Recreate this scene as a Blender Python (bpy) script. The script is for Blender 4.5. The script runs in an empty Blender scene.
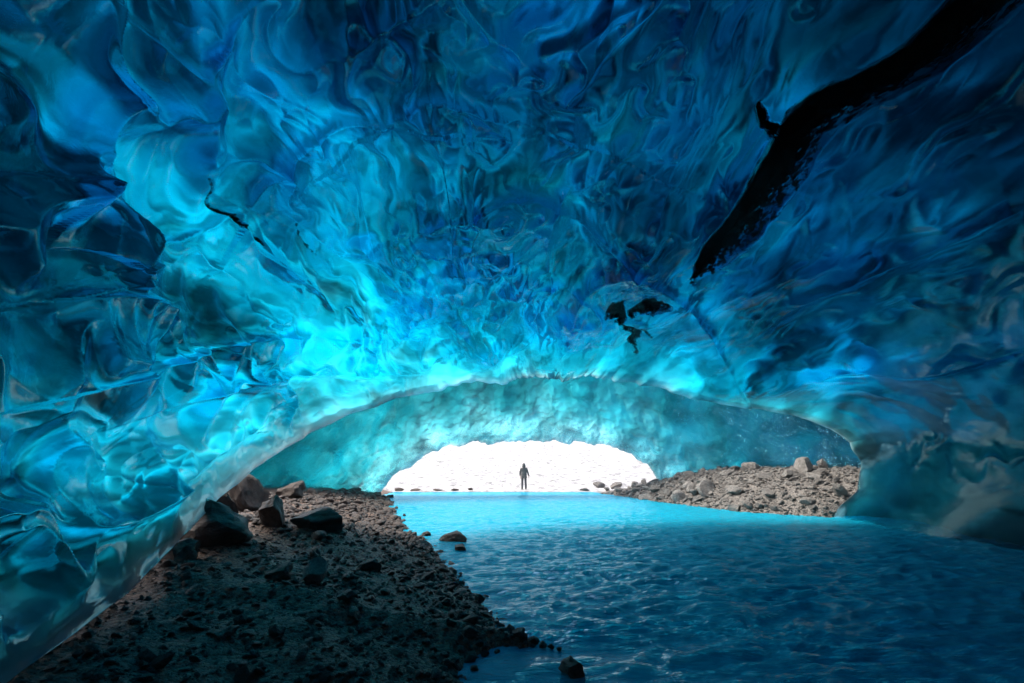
import bpy, bmesh, math, random, time
import numpy as np
from mathutils import Vector, Matrix, noise as mnoise

T0 = time.time()
rng = np.random.default_rng(7)
random.seed(7)
S = bpy.context.scene
COL = S.collection
PI = math.pi

# ------------------------------------------------------------------ camera
EYE = 1.65
LENS, SENSOR = 16.0, 36.0
FPX = LENS / SENSOR * 1024
PITCH = math.atan(124.5 / FPX)
CAM = np.array([0.0, 0.0, EYE])


def ray(px, py):
    x = np.asarray(px, float) - 512.0
    u = 341.5 - np.asarray(py, float)
    c, s = math.cos(PITCH), math.sin(PITCH)
    return np.stack([x, FPX * c - u * s, FPX * s + u * c], -1)


def pix(px, py, depth):
    r = ray(px, py)
    return CAM + r * (np.asarray(depth, float) / r[..., 1])[..., None]


def project(P):
    d = P - CAM
    c, s = math.cos(PITCH), math.sin(PITCH)
    f = d[..., 1] * c + d[..., 2] * s
    u = -d[..., 1] * s + d[..., 2] * c
    f = np.where(f > 0.05, f, 0.05)
    return 512 + FPX * d[..., 0] / f, 341.5 - FPX * u / f


cam_data = bpy.data.cameras.new('camera')
cam_data.lens, cam_data.sensor_width = LENS, SENSOR
cam_data.clip_start, cam_data.clip_end = 0.05, 3000
cam = bpy.data.objects.new('camera', cam_data)
cam.location = CAM
cam.rotation_euler = (PI / 2 + PITCH, 0, 0)
COL.objects.link(cam)
S.camera = cam

# ------------------------------------------------------------------ noise
_perm = rng.permutation(256).astype(np.int32)
_perm = np.concatenate([_perm, _perm, _perm])
_g = rng.normal(size=(256, 3)).astype(np.float32)
_g /= np.linalg.norm(_g, axis=1, keepdims=True)


def gnoise(P):
    """gradient noise, about -1..1, P is (..., 3)"""
    sh = P.shape[:-1]
    P = P.reshape(-1, 3).astype(np.float32)
    i = np.floor(P).astype(np.int32)
    f = P - i
    i &= 255
    w = f * f * f * (f * (f * 6 - 15) + 10)
    out = np.zeros(len(P), np.float32)
    for dx in (0, 1):
        wx = w[:, 0] if dx else 1 - w[:, 0]
        a = _perm[i[:, 0] + dx]
        for dy in (0, 1):
            wy = w[:, 1] if dy else 1 - w[:, 1]
            b = _perm[a + i[:, 1] + dy]
            for dz in (0, 1):
                wz = w[:, 2] if dz else 1 - w[:, 2]
                g = _g[_perm[b + i[:, 2] + dz] & 255]
                out += wx * wy * wz * (g[:, 0] * (f[:, 0] - dx) + g[:, 1] * (f[:, 1] - dy) + g[:, 2] * (f[:, 2] - dz))
    return (out * 1.6).reshape(sh)


def fbm(P, o=3, lac=2.0, gain=0.5):
    s, a, t = 0, 1, 0
    for k in range(o):
        s = s + a * gnoise(P * (lac ** k) + 17.3 * k)
        t += a
        a *= gain
    return s / t


_jit = rng.random((256, 3)).astype(np.float32)


def voronoi(P):
    """F1^2, F2^2 and a random number of the nearest cell"""
    sh = P.shape[:-1]
    P = P.reshape(-1, 3).astype(np.float32)
    i = np.floor(P).astype(np.int32)
    f = P - i
    f1 = np.full(len(P), 9.0, np.float32)
    f2 = np.full(len(P), 9.0, np.float32)
    cid = np.zeros(len(P), np.float32)
    for dx in (-1, 0, 1):
        a = _perm[(i[:, 0] + dx) & 255]
        for dy in (-1, 0, 1):
            b = _perm[a + ((i[:, 1] + dy) & 255)]
            for dz in (-1, 0, 1):
                h = _perm[b + ((i[:, 2] + dz) & 255)] & 255
                j = _jit[h]
                d = (j[:, 0] + dx - f[:, 0]) ** 2 + (j[:, 1] + dy - f[:, 1]) ** 2 + (j[:, 2] + dz - f[:, 2]) ** 2
                m = d < f1
                f2 = np.where(m, f1, np.minimum(f2, d))
                cid = np.where(m, j[:, 0], cid)
                f1 = np.where(m, d, f1)
    return f1.reshape(sh), f2.reshape(sh), cid.reshape(sh)


def sstep(a, b, x):
    t = np.clip((x - a) / (b - a), 0, 1)
    return t * t * (3 - 2 * t)


def poly_dist(px, py, pts):
    """distance and signed side of image-plane points to a polyline, and position along it (0..1)"""
    best = np.full(px.shape, 1e9, np.float32)
    side = np.zeros(px.shape, np.float32)
    along = np.zeros(px.shape, np.float32)
    n = len(pts) - 1
    for k in range(n):
        (x0, y0), (x1, y1) = pts[k], pts[k + 1]
        vx, vy = x1 - x0, y1 - y0
        L2 = vx * vx + vy * vy
        t = np.clip(((px - x0) * vx + (py - y0) * vy) / L2, 0, 1)
        dx, dy = px - (x0 + t * vx), py - (y0 + t * vy)
        d = np.sqrt(dx * dx + dy * dy)
        m = d < best
        best = np.where(m, d, best)
        side = np.where(m, np.sign(vx * dy - vy * dx), side)
        along = np.where(m, (k + t) / n, along)
    return best, side, along


def smooth_poly(pts, n=6):
    """Catmull-Rom through the points"""
    P = [np.array(p, float) for p in pts]
    P = [2 * P[0] - P[1]] + P + [2 * P[-1] - P[-2]]
    out = []
    for k in range(1, len(P) - 2):
        a, b, c, d = P[k - 1:k + 3]
        for t in np.linspace(0, 1, n, endpoint=False):
            out.append(0.5 * ((2 * b) + (c - a) * t + (2 * a - 5 * b + 4 * c - d) * t * t + (3 * b - a - 3 * c + d) * t ** 3))
    out.append(P[-2])
    return [tuple(p) for p in out]


# ------------------------------------------------------------------ mesh helpers
def mesh_from_arrays(name, V, F, mats=(), smooth=True, attrs=None):
    V = np.ascontiguousarray(V, np.float32)
    F = np.ascontiguousarray(F, np.int32)
    k = F.shape[1]
    me = bpy.data.meshes.new(name)
    me.vertices.add(len(V))
    me.vertices.foreach_set('co', V.ravel())
    me.loops.add(F.size)
    me.loops.foreach_set('vertex_index', F.ravel())
    me.polygons.add(len(F))
    me.polygons.foreach_set('loop_start', np.arange(0, F.size, k, dtype=np.int32))
    me.update(calc_edges=True)
    if smooth:
        me.polygons.foreach_set('use_smooth', np.ones(len(F), bool))
    for a, arr in (attrs or {}).items():
        at = me.attributes.new(a, 'FLOAT', 'POINT')
        at.data.foreach_set('value', np.ascontiguousarray(arr, np.float32).ravel())
    for m in mats:
        me.materials.append(m)
    return me


def link(name, me, parent=None, loc=None):
    o = bpy.data.objects.new(name, me)
    COL.objects.link(o)
    if parent:
        o.parent = parent
    if loc is not None:
        o.location = loc
    return o


def tag(o, label=None, cat=None, group=None, kind=None):
    if label: o['label'] = label
    if cat: o['category'] = cat
    if group: o['group'] = group
    if kind: o['kind'] = kind
    return o


def grid_faces(nr, nc, flip=False):
    r, c = np.meshgrid(np.arange(nr - 1), np.arange(nc - 1), indexing='ij')
    a = r * nc + c
    F = np.stack([a, a + 1, a + nc + 1, a + nc], -1).reshape(-1, 4)
    return F[:, ::-1] if flip else F


# ------------------------------------------------------------------ materials
class NT:
    def __init__(self, name):
        self.m = bpy.data.materials.new(name)
        self.m.use_nodes = True
        self.t = self.m.node_tree
        self.t.nodes.clear()
        self.out = self.t.nodes.new('ShaderNodeOutputMaterial')

    def n(self, typ, **kw):
        nd = self.t.nodes.new('ShaderNode' + typ)
        for k, v in kw.items():
            if k.startswith('i_'):
                key = k[2:].replace('_', ' ')
                self.set(nd, key, v)
            else:
                setattr(nd, k, v)
        return nd

    def set(self, nd, key, v):
        s = nd.inputs[int(key)] if key.isdigit() else nd.inputs[key]
        if isinstance(v, bpy.types.NodeSocket):
            self.t.links.new(v, s)
        elif isinstance(v, bpy.types.Node):
            self.t.links.new(v.outputs[0], s)
        else:
            s.default_value = v

    def math(self, op, a, b=0.0, c=None, clamp=False):
        nd = self.n('Math', operation=op, use_clamp=clamp)
        self.set(nd, '0', a); self.set(nd, '1', b)
        if c is not None: self.set(nd, '2', c)
        return nd.outputs[0]

    def attr(self, name):
        return self.n('Attribute', attribute_name=name).outputs['Fac']

    def obj(self, scale=(1, 1, 1), rot=(0, 0, 0)):
        tc = self.n('TexCoord')
        mp = self.n('Mapping')
        self.set(mp, 'Vector', tc.outputs['Object'])
        mp.inputs['Scale'].default_value = scale
        mp.inputs['Rotation'].default_value = rot
        return mp.outputs[0]

    def noise(self, vec, scale, detail=4, rough=0.55, dist=0.0):
        nd = self.n('TexNoise')
        self.set(nd, 'Vector', vec)
        nd.inputs['Scale'].default_value = scale
        nd.inputs['Detail'].default_value = detail
        nd.inputs['Roughness'].default_value = rough
        nd.inputs['Distortion'].default_value = dist
        return nd.outputs['Fac']

    def ramp(self, fac, stops):
        nd = self.n('ValToRGB')
        self.set(nd, 'Fac', fac)
        e = nd.color_ramp.elements
        while len(e) < len(stops): e.new(0.5)
        for k, (p, c) in enumerate(stops):
            e[k].position = p
            e[k].color = (c, c, c, 1) if isinstance(c, (int, float)) else (*c, 1)
        return nd.outputs[0]

    def mixc(self, fac, a, b):
        nd = self.n('Mix', data_type='RGBA')
        self.set(nd, '0', fac)
        for key, v in ((6, a), (7, b)):
            if isinstance(v, tuple): nd.inputs[key].default_value = (*v, 1)
            else: self.t.links.new(v, nd.inputs[key])
        return nd.outputs[2]

    def mixs(self, fac, a, b):
        nd = self.n('MixShader')
        self.set(nd, '0', fac); self.set(nd, '1', a); self.set(nd, '2', b)
        return nd.outputs[0]

    def bump(self, h, strength=1.0, dist=0.1, normal=None):
        nd = self.n('Bump')
        self.set(nd, 'Height', h)
        nd.inputs['Strength'].default_value = strength
        nd.inputs['Distance'].default_value = dist
        if normal is not None: self.set(nd, 'Normal', normal)
        return nd.outputs[0]

    def done(self, surf, vol=None):
        self.t.links.new(surf if isinstance(surf, bpy.types.NodeSocket) else surf.outputs[0], self.out.inputs['Surface'])
        if vol is not None:
            self.t.links.new(vol.outputs[0], self.out.inputs['Volume'])
        return self.m


def ice_material(name, absorb, density, rough, frost_base, bump_fn, ash_amount, streak=(1.15, 0.30, 1.15)):
    """clear ice over real thickness: glassy inner face, absorbing volume, snow crust on the outer face"""
    t = NT(name)
    ob = t.obj()
    nrm = bump_fn(t, ob)
    # inner face
    rn = t.noise(ob, 1.1, 3)
    ro = t.math('MULTIPLY_ADD', rn, rough, 0.0)
    refr = t.n('BsdfRefraction', i_IOR=1.31, i_Color=(0.93, 0.985, 1, 1), i_Roughness=ro, i_Normal=nrm)
    glos = t.n('BsdfGlossy', i_Color=(0.38, 0.86, 1, 1), i_Roughness=ro, i_Normal=nrm)
    fres = t.n('Fresnel', i_IOR=1.6, i_Normal=nrm)
    glass = t.mixs(fres, refr, glos)
    # frosted, bubbly ice
    fr = t.n('BsdfTranslucent'); fr.inputs['Color'].default_value = (0.80, 0.93, 0.98, 1); t.set(fr, 'Normal', nrm)
    fn = t.noise(ob, 14.0, 6, 0.7)
    fmask = t.math('MULTIPLY', t.ramp(fn, [(0.52, 0.0), (0.66, 1.0)]), t.attr('frost_glow'))
    mouth_glow = t.math('MULTIPLY', t.math('SUBTRACT', t.attr('frost_glow'), 0.55), 1.6, clamp=True)  # white glow round the mouth, put in as pale frost
    fmask = t.math('ADD', t.math('ADD', fmask, mouth_glow), frost_base, clamp=True)
    inner = t.mixs(fmask, glass, fr)
    # black ash frozen into the ice
    ash = t.n('BsdfPrincipled', i_Roughness=0.45)
    gn = t.noise(ob, 26.0, 6, 0.75)
    t.set(ash, 'Base Color', t.mixc(t.ramp(gn, [(0.55, 0.0), (0.75, 1.0)]), (0.010, 0.010, 0.011), (0.11, 0.10, 0.09)))
    t.set(ash, 'Normal', t.bump(gn, 1.0, 0.06))
    an = t.noise(t.obj((1, 1, 1.6)), 5.0, 8, 0.78, 0.5)
    dg = t.math('MULTIPLY', t.ramp(t.attr('dirt'), [(0.02, 0.0), (0.25, 1.0)]), 2.6)
    am = t.math('ADD', t.attr('dirt'), t.math('MULTIPLY', t.math('SUBTRACT', an, 0.5), dg))
    am = t.ramp(am, [(0.36, 0.0), (0.47, 0.6), (0.54, 1.0)])
    inner = t.mixs(am, inner, ash)
    # outer crust of old snow with random ash and painted light and dark
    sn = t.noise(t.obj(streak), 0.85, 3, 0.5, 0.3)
    crustc = t.ramp(sn, [(0.38, 0.88), (0.50, 0.74), (0.64, 0.80 - ash_amount)])
    lightness = t.math('MULTIPLY', crustc, t.math('SUBTRACT', 1.0, t.attr('ash'), clamp=True))  # the 'ash' attribute holds the painted shade of the crust
    crustc = t.mixc(lightness, (0.0, 0.0, 0.0), (1.0, 1.0, 1.0))
    tr = t.n('BsdfTranslucent'); t.set(tr, 'Color', crustc)
    df = t.n('BsdfDiffuse'); t.set(df, 'Color', crustc)
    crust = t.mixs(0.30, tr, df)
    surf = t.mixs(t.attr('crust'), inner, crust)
    va = t.n('VolumeAbsorption'); va.inputs['Color'].default_value = (*absorb, 1)
    va.inputs['Density'].default_value = density
    return t.done(surf, va)


def front_bump(t, ob):
    a = t.noise(t.obj((1, 1, 1)), 6.0, 4, 0.6, 0.8)
    b = t.noise(ob, 38.0, 3, 0.6)
    n1 = t.bump(a, 0.10, 0.05)
    return t.bump(b, 0.05, 0.010, n1)


def back_bump(t, ob):
    a = t.noise(ob, 3.2, 5, 0.65, 1.0)
    b = t.noise(ob, 11.0, 3, 0.6)
    n1 = t.bump(a, 1.0, 0.25)
    return t.bump(b, 1.0, 0.10, n1)


M_ICE = ice_material('blue_ice', (0.0, 0.870, 0.939), 6.0, 0.012, 0.0, front_bump, 0.50)
M_ICE_BACK = ice_material('teal_ice', (0.0, 0.875, 0.925), 6.0, 0.07, 0.0, back_bump, 0.35)


def gravel_material():
    t = NT('wet_gravel')
    ob = t.obj()
    a = t.noise(ob, 22, 6, 0.7)
    b = t.noise(ob, 1.3, 4)
    c = t.mixc(t.ramp(a, [(0.35, 0.0), (0.7, 1.0)]), (0.030, 0.018, 0.011), (0.140, 0.088, 0.056))
    c = t.mixc(t.ramp(b, [(0.35, 0.0), (0.7, 0.6)]), c, (0.085, 0.042, 0.024))
    snowc = t.mixc(t.ramp(t.noise(t.obj((1, 0.45, 1)), 1.6, 8, 0.75), [(0.45, 0.0), (0.62, 1.0)]), (0.47, 0.475, 0.48), (0.125, 0.125, 0.125))
    vo = t.n('TexVoronoi', i_Scale=26.0); t.set(vo, 'Vector', ob)
    vo2 = t.n('TexVoronoi', i_Scale=70.0); t.set(vo2, 'Vector', ob)
    grains = t.n('SeparateColor'); t.set(grains, 'Color', vo.outputs['Color'])
    c = t.mixc(t.ramp(grains.outputs[0], [(0.55, 0.0), (1.0, 0.75)]), c, (0.27, 0.150, 0.092))
    c = t.mixc(t.attr('pale'), c, t.mixc(grains.outputs[1], (0.055, 0.050, 0.045), (0.22, 0.205, 0.185)))
    c = t.mixc(t.attr('snow'), c, snowc)
    p = t.n('BsdfPrincipled', i_Roughness=0.62)
    t.set(p, 'Base Color', c)
    h = t.noise(ob, 30, 6, 0.75)
    b1 = t.bump(t.math('SUBTRACT', 1.0, vo.outputs['Distance']), 1.0, 0.035)
    b2 = t.bump(t.math('SUBTRACT', 1.0, vo2.outputs['Distance']), 0.8, 0.012, b1)
    t.set(p, 'Normal', t.bump(h, 0.8, 0.03, b2))
    return t.done(p)


def rock_material(name, dark, light, rough=0.6):
    t = NT(name)
    ob = t.obj()
    r = t.n('ObjectInfo').outputs['Random']
    a = t.noise(ob, 5, 6, 0.65)
    c = t.mixc(t.ramp(a, [(0.3, 0.0), (0.7, 1.0)]), dark, light)
    mul = t.n('Mix', data_type='RGBA', blend_type='MULTIPLY')
    mul.inputs[0].default_value = 1
    t.t.links.new(c, mul.inputs[6])
    t.t.links.new(t.ramp(r, [(0.0, 0.55), (1.0, 1.0)]), mul.inputs[7])
    p = t.n('BsdfPrincipled', i_Roughness=rough)
    t.set(p, 'Base Color', mul.outputs[2])
    t.set(p, 'Normal', t.bump(t.noise(ob, 9, 8, 0.78), 1.0, 0.16))
    return t.done(p)


def water_material():
    t = NT('glacial_water')
    ob = t.obj()
    a = t.noise(t.obj((0.7, 2.4, 1), (0, 0, -0.25)), 3.5, 5, 0.65, 0.6)
    b = t.noise(t.obj((0.8, 2.6, 1), (0, 0, -0.2)), 13, 4, 0.65)
    n1 = t.bump(a, 0.7, 0.07)
    nr = t.bump(b, 0.6, 0.025, n1)
    milk = t.n('BsdfDiffuse', i_Color=(0.004, 0.26, 0.38, 1), i_Normal=nr)          # silt-laden melt water
    gl = t.n('BsdfGlossy', i_Color=(0.52, 0.88, 1, 1), i_Roughness=0.05, i_Normal=nr)
    fr = t.n('Fresnel', i_IOR=1.33, i_Normal=nr)
    return t.done(t.mixs(fr, milk, gl))


def plain(name, col, rough=0.8):
    t = NT(name)
    p = t.n('BsdfPrincipled', i_Roughness=rough)
    a = t.noise(t.obj(), 12, 4)
    t.set(p, 'Base Color', t.mixc(a, tuple(c * 0.7 for c in col), tuple(c * 1.2 for c in col)))
    return t.done(p)


M_GRAVEL = gravel_material()
M_ROCK_DARK = rock_material('dark_basalt', (0.024, 0.014, 0.009), (0.115, 0.075, 0.052), 0.5)
M_ROCK_PALE = rock_material('pale_rock', (0.13, 0.122, 0.11), (0.42, 0.40, 0.37), 0.7)
M_WATER = water_material()

# ------------------------------------------------------------------ terrain
_xl_y = np.array([-20, 2.0, 4.05, 4.72, 5.0, 5.3, 6.95, 8.5, 10.06, 12.5, 15.4, 21, 28.3, 31.6, 40])
_xl_x = np.array([-0.9, -0.7, -0.46, -0.35, 0.22, -0.12, -0.60, -1.1, -1.7, -2.7, -3.75, -5.6, -7.6, -7.9, -8.0])
_xr_y = np.array([-20, 15.6, 16.3, 18, 21, 24.2, 30, 31.6, 40])
_xr_x = np.array([13.0, 13.0, 10.4, 8.6, 7.7, 6.9, 5.6, 5.2, 5.0])


def terrain(x, y, fine=True):
    x = np.asarray(x, float); y = np.asarray(y, float)
    P2 = np.stack([x, y, np.zeros_like(x)], -1)
    wob = 0.22 * fbm(P2 * 1.3, 3) if fine else 0
    sl = np.interp(y, _xl_y, _xl_x) - x + wob
    sr = x - np.interp(y, _xr_y, _xr_x) + wob
    sf = (y - 31.6) + wob
    zl = np.where(sl > 0, 1.2 * (1 - np.exp(-np.maximum(sl, 0) / 5.0)) + 0.02, 0.30 * sl)
    zr = np.where(sr > 0, 1.9 * (1 - np.exp(-np.maximum(sr, 0) / 2.6)) * sstep(33, 24, y), 0.30 * sr)
    yy = np.maximum(sf, 0)
    zf = np.where(sf > 0, 0.10 * (1 - np.exp(-yy / 0.5)) + 0.06 * np.maximum(yy - 3, 0) + 0.035 * np.maximum(yy - 15, 0) * sstep(15, 40, yy), 0.15 * sf)
    z = np.maximum(np.maximum(zl, zr), zf)
    z = np.maximum(z, -0.8)
    z = np.maximum(z, -0.8 + 4.2 * sstep(12.3, 14.0, x) * sstep(15.6, 13.2, y))     # unseen bank added to keep light off the foot of the right wall
    if fine:
        land = sstep(-0.3, 0.4, z)
        z = z + land * (0.10 * fbm(P2 * 0.9 + 5, 3) + 0.05 * fbm(P2 * 3.1 + 9, 3) * sstep(0.0, 0.3, z))
        z = z + 0.16 * fbm(P2 * 0.55 + 3, 4) * sstep(33, 38, y)
        # low hump carrying the boulders of the left bank
        z = z + 0.22 * np.exp(-(((x + 3.9) / 1.3) ** 2 + ((y - 8.6) / 1.6) ** 2))
    far = np.hypot(x, y - 10)
    z = z + np.clip((far - 60) * 0.07, 0, 40) * 0.6
    return z


def warp_axis(lo, hi, centre, n, p=2.4):
    """n samples from lo to hi, dense near centre"""
    t = np.linspace(-1, 1, n)
    s = np.sign(t) * np.abs(t) ** p
    return np.where(s < 0, centre + s * (centre - lo), centre + s * (hi - centre))


gx = np.unique(np.concatenate([np.linspace(-9, 14, 560), warp_axis(-600, 600, 0, 130, 3.2)]))
gy = np.unique(np.concatenate([0.5 + 31.5 * np.linspace(0, 1, 620) ** 1.8, warp_axis(-600, 900, 20, 160, 2.8)]))
X, Y = np.meshgrid(gx, gy, indexing='xy')
Z = terrain(X, Y)
snow = np.maximum(sstep(30.5, 32.0, Y + 0.4 * fbm(np.stack([X, Y, 0 * X], -1) * 0.8, 2)), sstep(13.8, 17, np.abs(X - 1.5)))
snow = np.maximum(snow, sstep(-5.2, -6.2, X) * sstep(10.5, 8.5, Y))          # unseen snow added to bounce light onto the vault's left rim
me = mesh_from_arrays('ground', np.stack([X, Y, Z], -1).reshape(-1, 3), grid_faces(len(gy), len(gx)), [M_GRAVEL], attrs={'snow': snow, 'pale': sstep(2, 4, X) * sstep(14.5, 16.0, Y)})
tag(link('ground', me), kind='structure')

# ------------------------------------------------------------------ water
wy = np.concatenate([-12 + 13 * np.linspace(0, 1, 60), 1.0 + 34 * np.linspace(0, 1, 700)[1:] ** 1.7])
wx = np.linspace(-9, 13.5, 520)
X, Y = np.meshgrid(wx, wy, indexing='xy')
P2 = np.stack([X * 0.8 + 0.2 * Y, Y * 1.5 - 0.3 * X, 0 * X], -1)
warp = fbm(P2 * 0.5 + 31, 2)
P2 = P2 + warp[..., None] * 0.8
r1 = 1 - np.abs(gnoise(P2 * 0.9))
r2 = 1 - np.abs(gnoise(P2 * 2.3 + 7))
r3 = gnoise(P2 * 5.1 + 3)
calm = 0.5 + 0.5 * sstep(20, 7, Y) * sstep(-1.5, 2.5, X)
Zw = 1.05 * calm * (0.055 * (r1 ** 2 - 0.5) + 0.034 * (r2 ** 2 - 0.5) + 0.022 * r3) * sstep(34, 26, Y)
me = mesh_from_arrays('water', np.stack([X, Y, Zw], -1).reshape(-1, 3), grid_faces(len(wy), len(wx)), [M_WATER])
tag(link('water', me), kind='structure')

# ------------------------------------------------------------------ front ice vault
LIP = [(0, 683, 2.9), (60, 640, 3.5), (120, 592, 4.4), (180, 535, 5.6), (220, 500, 6.8), (250, 472, 8.2), (290, 443, 10),
       (330, 421, 11.5), (380, 403, 12.8), (440, 390, 14), (500, 383, 15), (560, 376, 15.6), (600, 377, 15.8), (640, 386, 15.8),
       (690, 396, 15.6), (740, 405, 15.6), (790, 416, 15.6), (830, 428, 15.6), (852, 442, 15.6), (862, 462, 15.8), (855, 490, 16),
       (835, 515, 16.1), (815, 540, 16.0)]
lipP = np.array([pix(*p) for p in LIP])
extra_left = np.array([[-2.5, 2.0, 0.30], [-2.5, 1.0, 0.05], [-2.6, 0.0, -0.3]])
INNER = [(512, 0, 4.3), (512, 100, 6.0), (512, 200, 7.8), (512, 300, 11.2), (530, 350, 14.2), (0, 0, 2.2), (0, 150, 2.5), (0, 300, 2.85),
         (0, 500, 3.0), (0, 600, 2.95), (150, 0, 3.2), (150, 150, 4.3), (150, 350, 5.1), (90, 480, 4.2), (300, 0, 3.9), (300, 100, 5.2), (300, 200, 7.0),
         (300, 330, 9.2), (200, 440, 6.4), (400, 330, 12.0), (420, 220, 8.2), (1024, 0, 4.6), (1024, 150, 6.0), (1024, 300, 7.9), (1024, 450, 9.3),
         (1024, 545, 10.0), (850, 0, 5.2), (850, 150, 6.9), (850, 300, 10.3), (850, 400, 13.6), (700, 0, 4.8), (700, 100, 6.5), (700, 250, 9.3), (700, 340, 13.0),
         (620, 300, 11.5), (940, 490, 11.8), (940, 380, 10.6), (900, 520, 13.0)]
innerP = np.array([pix(*p) for p in INNER])
backP = np.array([[-2.9, 0, 1.65], [-2.6, 0, 4.4], [-1.2, 0, 6.3], [2, 0, 7.0], [6, 0, 6.2], [9, 0, 4.0], [10.2, 0, 1.2], [10.4, 3, 0.5], [10.4, 6, -0.5],
                  [-2.8, -3, 1.5], [-2, -4, 4.8], [2, -4, 6.6], [7, -4, 5], [9.5, -4, 1.5], [-1.5, -7, 1.5], [3, -9, 1.6], [8, -7, 1.5], [3, -7.5, 4.5],
                  [10.5, 12, -1.0], [10.5, 8, -1.2], [10.3, 0, -1.0], [-2.7, 0, 0.3]])
ctrl = np.concatenate([lipP, extra_left, innerP, backP]) - CAM
cR = np.linalg.norm(ctrl, axis=1)
cD = ctrl / cR[:, None]


def kern(a, b):
    d2 = ((a[:, None, :] - b[None, :, :]) ** 2).sum(-1)
    return np.sqrt(d2 + 0.12 ** 2)


nC = len(cD)
A = np.zeros((nC + 1, nC + 1))
A[:nC, :nC] = kern(cD, cD) - 0.004 * np.eye(nC)
A[:nC, nC] = A[nC, :nC] = 1
sol = np.linalg.solve(A, np.concatenate([np.log(cR), [0]]))


def base_R(D):
    sh = D.shape[:-1]
    D = D.reshape(-1, 3)
    out = np.empty(len(D))
    c32 = cD.astype(np.float32)
    for s in range(0, len(D), 60000):
        q = D[s:s + 60000].astype(np.float32)
        out[s:s + 60000] = np.sqrt(np.maximum(2 - 2 * (q @ c32.T), 0) + 0.0144) @ sol[:nC] + sol[nC]
    R = np.exp(out)
    dn = -D[:, 2]
    Rp = np.where(dn > 0.02, (EYE + 1.0) / np.maximum(dn, 0.02), 1e3)
    return np.minimum(R, Rp).reshape(sh)


ax = ray(545, 440); ax = ax / np.linalg.norm(ax)
e1 = np.cross(ax, [0, 0, 1]); e1 /= np.linalg.norm(e1)       # to the right
e2 = np.cross(e1, ax)                                       # up


def polar(D):
    return np.arctan2(D @ e2, D @ e1), np.arccos(np.clip(D @ ax, -1, 1))


# the lip: polar angle as a function of the angle round the axis
lp = np.concatenate([extra_left[::-1], lipP])
ph, ps = polar((lp - CAM) / np.linalg.norm(lp - CAM, axis=1)[:, None])
ph = np.where(ph < -PI * 0.6, ph + 2 * PI, ph)
order = np.argsort(ph)
ph, ps = ph[order], ps[order]

NPH, NV = 1800, 880
phi = np.concatenate([np.linspace(math.radians(-36), math.radians(222), NPH), np.linspace(math.radians(222), math.radians(324), 90)[1:]])
NPH = len(phi)
psi_lip = np.interp(phi, ph, ps, left=0.3, right=0.9)
# small scale wobble of the broken lip edge
pl3 = np.stack([phi * 5, 0 * phi, 0 * phi + 3.3], -1)
psi_lip = psi_lip + 0.010 * gnoise(pl3) + 0.006 * gnoise(pl3 * 3.1)
v = np.linspace(0, 1, NV)
g = np.where(v < 0.82, 0.62 * (v / 0.82) ** 1.35, 0.62 + 0.38 * ((v - 0.82) / 0.18) ** 1.3)
PSI = psi_lip[None, :] + (PI - 0.03 - psi_lip[None, :]) * g[:, None]
PHI = np.broadcast_to(phi[None, :], PSI.shape)
D = (np.cos(PSI)[..., None] * ax + (np.sin(PSI) * np.cos(PHI))[..., None] * e1 + (np.sin(PSI) * np.sin(PHI))[..., None] * e2)


def upsample(fn, kr, kc):
    """evaluate fn(row idx, col idx) on a thinned grid and interpolate linearly"""
    r = np.unique(np.concatenate([np.arange(0, NV, kr), [NV - 1]]))
    c = np.unique(np.concatenate([np.arange(0, NPH, kc), [NPH - 1]]))
    val = fn(r, c)
    out = np.empty((NV, len(c)), np.float32)
    for j in range(len(c)):
        out[:, j] = np.interp(np.arange(NV), r, val[:, j])
    full = np.empty((NV, NPH), np.float32)
    cc = np.arange(NPH)
    k = np.clip(np.searchsorted(c, cc, 'right') - 1, 0, len(c) - 2)
    w = (cc - c[k]) / (c[k + 1] - c[k])
    full[:] = out[:, k] * (1 - w) + out[:, k + 1] * w
    for _ in range(max(kr, kc) * 2):          # no creases between the samples
        full[:, 1:-1] = 0.5 * full[:, 1:-1] + 0.25 * (full[:, :-2] + full[:, 2:])
        full[1:-1] = 0.5 * full[1:-1] + 0.25 * (full[:-2] + full[2:])
    return full


R = base_R(D)
BASE = CAM + D * R[..., None]
PX, PY = project(BASE)
front = (D @ np.array(ray(512, 341.5) / FPX)) > 0.15
DPSI = PSI - psi_lip[None, :]


def lp(kf, kp, off=0.0, rows=None, cols=None):
    """log-polar noise coordinates: kf across the flow, kp along it"""
    a = PHI if rows is None else PHI[np.ix_(rows, cols)]
    b = PSI if rows is None else PSI[np.ix_(rows, cols)]
    return np.stack([np.cos(a) * kf + off, np.sin(a) * kf + off * 1.7, np.log(b) * kp - off], -1)


# large folds running to the mouth
big = upsample(lambda r, c: fbm(lp(2.2, 1.5, 3.1, r, c), 2), 4, 4)
w1 = upsample(lambda r, c: fbm(lp(3.5, 2.5, 11.0, r, c), 2), 3, 3)
w2 = upsample(lambda r, c: fbm(lp(3.5, 2.5, 27.0, r, c), 2), 3, 3)
wf1 = upsample(lambda r, c: gnoise(lp(9, 5, 41.0, r, c)), 2, 2)
wf2 = upsample(lambda r, c: gnoise(lp(9, 5, 55.0, r, c)), 2, 2)


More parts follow.
